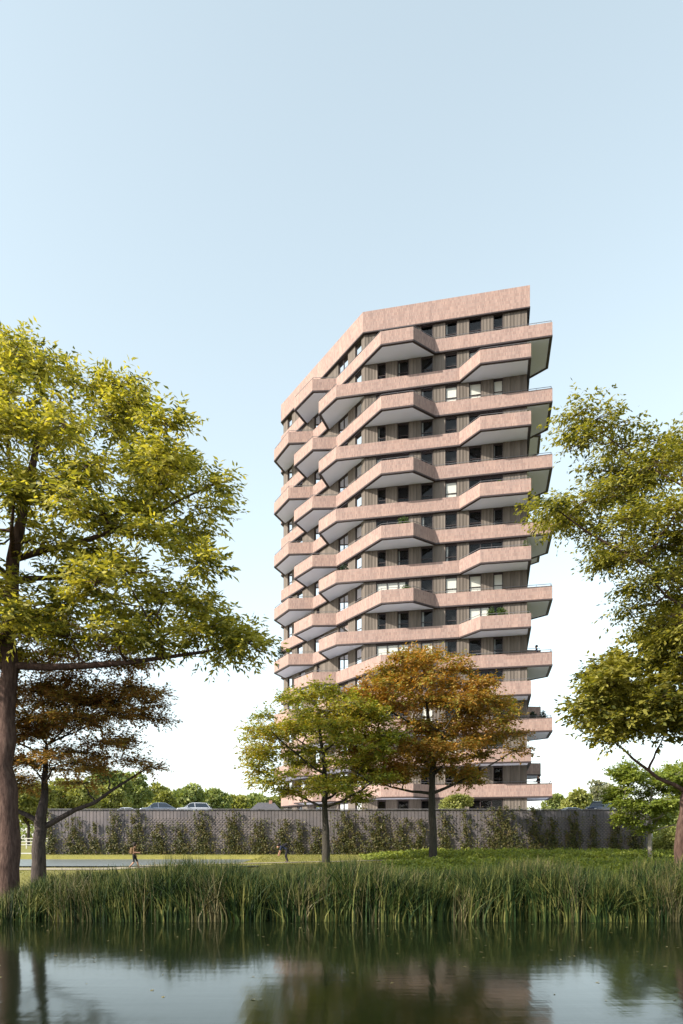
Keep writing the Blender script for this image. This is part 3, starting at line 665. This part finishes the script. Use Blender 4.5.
# ------------------------------------------------------------------ cars
rubber = mat('tyre rubber', (.02, .02, .02), .8); alloy = mat('alloy rim', (.45, .46, .48), .35, .5, Metallic=.8)
cglass = mat('tinted car glass', (.02, .03, .045), .04, .6); clamp = mat('clear lamp', (.8, .8, .8), .1, .6); rlamp = mat('red lamp', (.4, .02, .02), .2, .6)
def car(loc, rz, paint, label, H=1.5, L=4.4, estate=False, group='cars on the raised car park'):
    T = empty('parked_car', loc, rz); tag(T, label, 'car', group); hw = .9
    def loft(st, m, name, bev=0):          # stations along x: (x, z0, z1, half width low, half width high)
        mb = MB(); vs = []
        for x, z0, z1, a, b in st: vs += [(x,-a,z0),(x,a,z0),(x,b,z1),(x,-b,z1)]
        fs = [(0,1,2,3)]+[(4*i+k, 4*(i+1)+k, 4*(i+1)+(k+1) % 4, 4*i+(k+1) % 4) for i in range(len(st)-1) for k in range(4)]+[tuple(4*(len(st)-1)+k for k in (3,2,1,0))]
        mb.add(vs, fs); o = mb.build(name, m, T, bevel=bev); return o
    h = H; zb = h*.62; x0, x1 = -L/2, L/2
    loft([(x0,.35,zb-.2,.74,.72),(x0+.12,.24,zb-.1,.84,.8),(x0+.9,.2,zb,hw,.86),(0,.2,zb+.02,hw,.87),(x1-.7,.2,zb+.03,hw,.86),(x1-.1,.25,zb-.02,.84,.8),(x1,.35,zb-.15,.76,.74)], paint, 'body', .05)
    rt = x1-.45 if estate else x1-.95
    loft([(x0+1.0,zb-.02,zb+.02,.8,.8),(x0+1.75,zb-.02,h-.06,.84,.66),(rt-.3,zb-.02,h-.06,.84,.66),(x1-.3 if not estate else x1-.15,zb-.02,zb+.05,.78,.76)], cglass, 'windows', .02)
    loft([(x0+1.62,h-.12,h-.08,.69,.65),(x0+1.95,h-.07,h-.01,.69,.62),(0.3,h-.07,h+.02,.69,.6),(rt-.4,h-.07,h-.01,.69,.62),(rt-.15,h-.13,h-.08,.68,.64)], paint, 'roof', .02)
    mb = MB()
    for sy in (-1, 1):
        for (xa, za, xb, zb2) in ((x0+1.0, zb, x0+1.72, h-.08), (.1, zb, .05, h-.08), (rt-.28, h-.08, x1-.3, zb)):
            ya = .815*sy if za < h-.2 else .68*sy; yb = .815*sy if zb2 < h-.2 else .68*sy
            mb.tube([(xa, ya, za), (xb, yb, zb2)], [.04, .04], 5)
    mb.build('pillars', paint, T)
    for sx in (x0+.85, x1-.85):
        for sy in (-1, 1):
            a = MB(); a.tube([(sx, sy*.74, .32), (sx, sy*.93, .32)], [.32, .32], 20); wo = a.build('wheel', rubber, T)
            a = MB(); a.tube([(sx, sy*.92, .32), (sx, sy*.945, .32)], [.2, .19], 14); a.build('rim', alloy, wo)
    for sy in (-1, 1):
        a = MB(); a.box((x0-.01, sy*.6-.14, zb-.36), (x0+.14, sy*.6+.14, zb-.24)); a.build('headlight', clamp, T, bevel=.02)
        a = MB(); a.box((x1-.12, sy*.64-.1, zb-.35), (x1+.01, sy*.64+.1, zb-.15)); a.build('tail_light', rlamp, T, bevel=.02)
        a = MB(); a.box((x0+1.25, sy*.92-.09, zb+.02), (x0+1.4, sy*.92+.09, zb+.16)); a.build('wing_mirror', paint, T, bevel=.03)
    return T
silver = mat('silver car paint', (.16, .2, .27), .25, .5, Metallic=.5, Coat_Weight=.6); whitep = mat('white car paint', (.4, .44, .5), .3, .5, Coat_Weight=.6)
navy = mat('navy car paint', (.015, .03, .07), .3, .4)
def on_deck(px, Y): return ((px-CX)*Y/F, Y, DZ)
car(on_deck(158, 88), R(14), silver, 'blue grey hatchback facing left, left of the two cars seen clearly above the wall', 1.62)
car(on_deck(194, 88), R(16), whitep, 'pale silver estate car, right one of the pair above the wall at left', 1.62, estate=True)
car(on_deck(125, 98), R(10), whitep, 'white car left of the blue grey hatchback, only its roof above the wall', 1.5)
car(on_deck(600, 88), R(40), navy, 'dark navy car above the right part of the wall', 1.85, 4.3, True)
car(on_deck(569, 96), R(8), whitep, 'white car left of the navy one, only its roof above the wall', 1.42)

# ------------------------------------------------------------------ house and paddock fence
hs_ = empty('house', (W(266, 842, 135).x, 135, 1.4)); tag(hs_, 'distant house with grey hipped roof behind the car park', 'house')
mb = MB(); mb.box((-3.4,-3,0), (3.4,3,6.6)); mb.build('wall', noisy('house brick', (.25,.13,.1), (.33,.2,.16), 2), hs_)
mb = MB(); mb.add([(-3.9,-3.5,6.5),(3.9,-3.5,6.5),(3.9,3.5,6.5),(-3.9,3.5,6.5),(-1.6,0,9.2),(1.6,0,9.2)], [(3,2,1,0),(0,1,5,4),(1,2,5),(2,3,4,5),(3,0,4)])
rfo = mb.build('roof', noisy('slate', (.06,.06,.07), (.1,.1,.11), 3), hs_)
mb = MB(); mb.box((.6,-.3,8.2), (1.2,.3,9.6)); mb.build('chimney', noisy('chimney brick', (.25,.13,.1), (.33,.2,.16), 4), rfo)
for x in (-2.2, 0, 2.2):
    for z in (1.2, 4.2):
        mb = MB(); mb.box((x-.5,-3.06,z), (x+.5,-2.98,z+1.3)); wo = mb.build('window', whitep, hs_)
        mb = MB(); mb.box((x-.42,-3.08,z+.08), (x+.42,-3.055,z+1.22)); mb.build('pane', cglass, wo)
fe = empty('paddock_fence', (-38, 80, ground(-38, 80))); tag(fe, 'pale post and rail fence on the grass beyond the left end of the wall', 'fence')
fw = noisy('weathered white wood', (.4,.4,.37), (.55,.54,.5), 5)
for k in range(9):
    mb = MB(); mb.box((-8+k*2-.06,-.06,-.2), (-8+k*2+.06,.06,1.25)); mb.build('post', fw, fe)
for z in (.4, .75, 1.1):
    mb = MB(); mb.box((-8.1,-.1,z), (8.1,-.062,z+.1)); mb.build('rail', fw, fe)

# ------------------------------------------------------------------ people
skin = mat('skin', (.42, .24, .17), .6); hairm = mat('dark hair', (.02, .014, .012), .7)
cloth = lambda n, c: noisy(n, tuple(x*.8 for x in c), c, 14, .9, bump=.2)
def person(loc, rz, J, mats, label, hair=True, hairlong=False, scale=1., group=None):
    """J: joints; mats: material per body region; one continuous skinned body"""
    T = empty('person', loc, rz); tag(T, label, 'person', group); T.scale = (scale,)*3
    V, E, Rd, reg = [], [], [], []
    idx = {}
    def v(k, p, r): idx[k] = len(V); V.append(p); Rd.append(r)
    def e(a, b, rg): E.append((idx[a], idx[b])); reg.append(rg)
    v('pel', J['pel'], (.145, .11)); mid = Vector(J['pel']).lerp(Vector(J['chest']), .5); v('waist', mid, (.13, .1)); v('chest', J['chest'], (.16, .115)); v('neck', J['neck'], (.06, .06))
    hd = Vector(J['head']); nk = Vector(J['neck']); v('jaw', nk.lerp(hd, .55), (.075, .08)); v('head', hd, (.085, .1)); v('crown_', hd+(hd-nk).normalized()*.09, (.06, .07))
    f = Vector(J.get('face', (1,0,0))).normalized(); v('nose', hd+f*.115-Vector((0,0,.015)), (.014, .014))
    e('pel','waist','top'); e('waist','chest','top'); e('chest','neck','top'); e('neck','jaw','skin'); e('jaw','head','skin'); e('head','crown_','skin'); e('head','nose','skin')
    for s in 'lr':
        v('sh'+s, J['sh'+s], (.065,.065)); v('el'+s, J['el'+s], (.045,.045)); v('wr'+s, J['wr'+s], (.03,.03))
        w_ = Vector(J['wr'+s]); d = (w_-Vector(J['el'+s])).normalized(); v('pa'+s, w_+d*.08, (.035,.022))
        e('chest','sh'+s,'top'); e('sh'+s,'el'+s,'sleeve'); e('el'+s,'wr'+s,'arm'); e('wr'+s,'pa'+s,'skin')
        q = d.cross(Vector((0,1,0))); q = q.normalized() if q.length > .1 else Vector((1,0,0))
        for k in range(4):
            o = (k-1.5)*.018; v(f'f{k}a'+s, w_+d*.12+q*o, (.010,.010)); v(f'f{k}b'+s, w_+d*(.155+.012*(k in (1,2)))+q*o*1.1+d.cross(q)*.02, (.008,.008))
            e('pa'+s, f'f{k}a'+s, 'skin'); e(f'f{k}a'+s, f'f{k}b'+s, 'skin')
        v('th'+s, w_+d*.07+q*.05, (.011,.011)); v('tt'+s, w_+d*.1+q*.062, (.009,.009)); e('wr'+s,'th'+s,'skin'); e('th'+s,'tt'+s,'skin')
        v('hp'+s, J['hp'+s], (.095,.095)); v('kn'+s, J['kn'+s], (.06,.06)); v('an'+s, J['an'+s], (.042,.042)); v('to'+s, J['to'+s], (.035,.03))
        e('pel','hp'+s,'bottom'); e('hp'+s,'kn'+s,'bottom'); e('kn'+s,'an'+s,'shin'); e('an'+s,'to'+s,'shoe')
    me = bpy.data.meshes.new('body'); me.from_pydata([tuple(p) for p in V], E, []); o = bpy.data.objects.new('body', me); COL.objects.link(o)
    md = o.modifiers.new('Skin', 'SKIN'); md.use_smooth_shade = True
    for i, r in enumerate(Rd): me.skin_vertices[0].data[i].radius = r; me.skin_vertices[0].data[i].use_root = (i == 0)
    ss = o.modifiers.new('Sub', 'SUBSURF'); ss.levels = 1; ss.render_levels = 1
    dg = bpy.context.evaluated_depsgraph_get(); m2 = bpy.data.meshes.new_from_object(o.evaluated_get(dg)); bpy.data.objects.remove(o)
    keys = list(dict.fromkeys(mats.values())); m2.materials.clear()
    for k in keys: m2.materials.append(k)
    segs = [(Vector(V[a]), Vector(V[b]), r) for (a, b), r in zip(E, reg)]
    for p in m2.polygons:
        c = p.center; best = min(segs, key=lambda s_: (c-(s_[0]+(s_[1]-s_[0])*max(0, min(1, (c-s_[0]).dot(s_[1]-s_[0])/max(1e-6, (s_[1]-s_[0]).length_squared))))).length)
        p.material_index = keys.index(mats[best[2]])
    body = link('body', m2, None, T); m2.name = 'body'
    if hair:
        bm = bmesh.new(); bmesh.ops.create_uvsphere(bm, u_segments=16, v_segments=10, radius=.13)
        for q in bm.verts:
            n_ = .012*math.sin(q.co.x*70)*math.sin(q.co.z*60+q.co.y*50); q.co *= 1+n_*4
            if q.co.z < 0: q.co.z *= 1.5 if hairlong else .7
        c = hd-f*.045+Vector((0,0,.045)); bmesh.ops.translate(bm, verts=bm.verts, vec=c); hm = bpy.data.meshes.new('hair'); bm.to_mesh(hm); link('hair', hm, hairm, T)
    return T
WALK = dict(pel=(0,0,.93), chest=(.04,0,1.33), neck=(.06,0,1.47), head=(.09,0,1.62), face=(1,0,-.1),
  shl=(.04,.19,1.4), ell=(-.1,.23,1.14), wrl=(.05,.22,.93), shr=(.04,-.19,1.4), elr=(.08,-.24,1.12), wrr=(.3,-.2,1.1),
  hpl=(0,.1,.88), knl=(.2,.1,.5), anl=(.28,.1,.1), tol=(.43,.1,.05), hpr=(0,-.1,.88), knr=(.02,-.1,.47), anr=(-.3,-.1,.13), tor=(-.19,-.1,.04))
BEND = dict(pel=(.0,0,.82), chest=(-.33,0,1.05), neck=(-.45,0,1.07), head=(-.58,0,1.05), face=(-.6,0,-1),
  shl=(-.37,.18,1.05), ell=(-.42,.2,.78), wrl=(-.5,.14,.56), shr=(-.37,-.18,1.05), elr=(-.44,-.2,.78), wrr=(-.52,-.12,.58),
  hpl=(.02,.1,.78), knl=(-.12,.1,.44), anl=(.0,.1,.08), tol=(-.15,.1,.04), hpr=(.02,-.1,.78), knr=(-.05,-.1,.44), anr=(.08,-.1,.08), tor=(-.07,-.1,.04))
STAND = dict(pel=(0,0,.95), chest=(.04,0,1.36), neck=(.05,0,1.5), head=(.08,0,1.65), face=(1,0,-.1),
  shl=(.04,.19,1.43), ell=(.1,.26,1.18), wrl=(.32,.2,1.15), shr=(.04,-.19,1.43), elr=(.1,-.26,1.18), wrr=(.32,-.2,1.15),
  hpl=(0,.1,.9), knl=(.03,.11,.48), anl=(0,.12,.09), tol=(.14,.13,.04), hpr=(0,-.1,.9), knr=(.03,-.11,.48), anr=(0,-.12,.09), tor=(.14,-.13,.04))
def backpack(loc, rz, m, label, tilt):
    T = empty('backpack', loc); T.rotation_euler = (0, tilt, rz); tag(T, label, 'backpack')
    a = MB(); a.box((-.09,-.13,-.19), (.09,.13,.2)); a.build('bag', m, T, bevel=.06)
    a = MB(); a.box((-.14,-.1,-.15), (-.092,.1,.02)); a.build('front_pocket', m, T, bevel=.025)
    for s in (-.09, .09):
        a = MB(); a.tube([(.1,s,.18),(.24,s,.22),(.3,s,.08),(.22,s,-.12),(.1,s,-.18)], [.018]*5, 5); a.build('strap', m, T)
brown = cloth('brown shirt cloth', (.16,.10,.06)); blk = cloth('black cloth', (.02,.02,.025)); wht = cloth('white cloth', (.7,.7,.68)); blue = cloth('dark blue cloth', (.03,.04,.08)); shoe = mat('shoe leather', (.08,.06,.05), .6)
px_, Yp = 134, 41.0; X = (px_-CX)*Yp/F; zg = ground(X, Yp)+.03
person((X, Yp, zg), 0, WALK, dict(top=brown, sleeve=brown, arm=skin, skin=skin, bottom=blk, shin=skin, shoe=shoe), 'person walking right along the path in brown shirt and black shorts with full dark hair', hairlong=True, scale=.88)
backpack((X-.13, Yp, zg+1.07), 0, cloth('tan canvas', (.2,.13,.07)), 'tan backpack worn by the walker in the brown shirt', .08)
px_, Yp = 287, 45.6; X = (px_-CX)*Yp/F; zg = ground(X, Yp)+.03
person((X, Yp, zg), 0, BEND, dict(top=blue, sleeve=blue, arm=skin, skin=skin, bottom=blk, shin=blk, shoe=shoe), 'person bending forward in dark clothes beside the path left of the olive tree')
backpack((X-.14, Yp, zg+1.12), 0, blk, 'black backpack on the back of the bending person', .95)
def zs(n): return H1-(n-1)*FH-BH+.3
def onb(px, Y, n): return ((px-CX)*Y/F, Y, zs(n))
person(onb(409.5, 67.2, 11), R(-90), STAND, dict(top=wht, sleeve=wht, arm=skin, skin=skin, bottom=blue, shin=blue, shoe=shoe), 'person in white leaning over the balcony just above the rust tree', scale=1.08)
person(onb(537, 67.0, 11), R(180), STAND, dict(top=blue, sleeve=blue, arm=skin, skin=skin, bottom=blk, shin=blk, shoe=shoe), 'person in dark blue on the right corner balcony halfway down the tower', scale=1.08)
person(onb(539, 67.0, 15), R(200), STAND, dict(top=blk, sleeve=blk, arm=skin, skin=skin, bottom=blk, shin=blk, shoe=shoe), 'person in black on the lowest right corner balcony', scale=1.08)

# ------------------------------------------------------------------ balcony planting
pot = mat('dark planter', (.06,.06,.06), .7)
def planter(px, Y, n, wpx, hgt, m, label):
    T = shrub('potted_plant', label, 'potted plant', Vector(onb(px, Y, n)), (wpx*Y/F/2, .35, hgt), 900, .13, m, 'potted plants on the balconies', 4)
    f = [c for c in T.children if c.name.startswith('foliage')][0]; f.location = (0, 0, .45)
    a = MB(); a.tube([(0,0,0),(0,0,.5)], [.24,.3], 14); a.build('pot', pot, T)
    return T
gpl = leafmat('balcony plant leaves', [(.03,.06,.015),(.06,.11,.02),(.12,.16,.03)], .3, 1)
dpl = leafmat('dark balcony plant leaves', [(.015,.035,.02),(.03,.055,.03)], .2, 1)
for a in [(404, 67.6, 7, 15, .85, gpl, 'small green potted plant on the left corner balcony, sixth band above the rust tree'),
          (406, 67.6, 9, 10, .65, gpl, 'little potted plant below the other green one on the left corner balconies'),
          (491, 65.6, 10, 9, .85, gpl, 'light green potted plant, left one of the pair on the right front balcony'),
          (502, 65.4, 10, 13, .8, gpl, 'light green potted plant, right one of the pair on the right front balcony'),
          (280, 80.8, 10, 13, 1.1, dpl, 'dark bushy plant on the leftmost balcony corner of the tower'),
          (534, 67.4, 13, 9, .8, dpl, 'dark potted plant, left of two on the second lowest right corner balcony'),
          (543, 67.2, 13, 9, .75, dpl, 'dark potted plant, right of two on the second lowest right corner balcony'),
          (526, 65.6, 8, 9, .8, gpl, 'green plant by the right end of the front balcony beside the zelkova leaves'),
          (497, 65.6, 6, 13, .6, gpl, 'low trailing green plant on the upper right front balcony'),
          (344, 71.0, 8, 9, .8, dpl, 'dark plant where the left facade meets the front, halfway up the tower')]:
    planter(*a)

# a few leaves and bits of reed drifting on the water
n = 150; X = rng.uniform(-12, 12, n); Yw = 26.2-rng.random(n)**1.3*13
V = leaf_quads(np.stack([X, Yw, np.full(n, .012)], axis=1), rng.normal(size=(n,3))*[1,1,.02], .1*rng.uniform(.5, 1.4, n), .3, 1.)
tag(link('floating_leaves', raw_mesh('floating_leaves', V, len(V)//4), lm_straw), 'scattered pale leaf scraps floating on the dark water', 'leaves', kind='stuff')
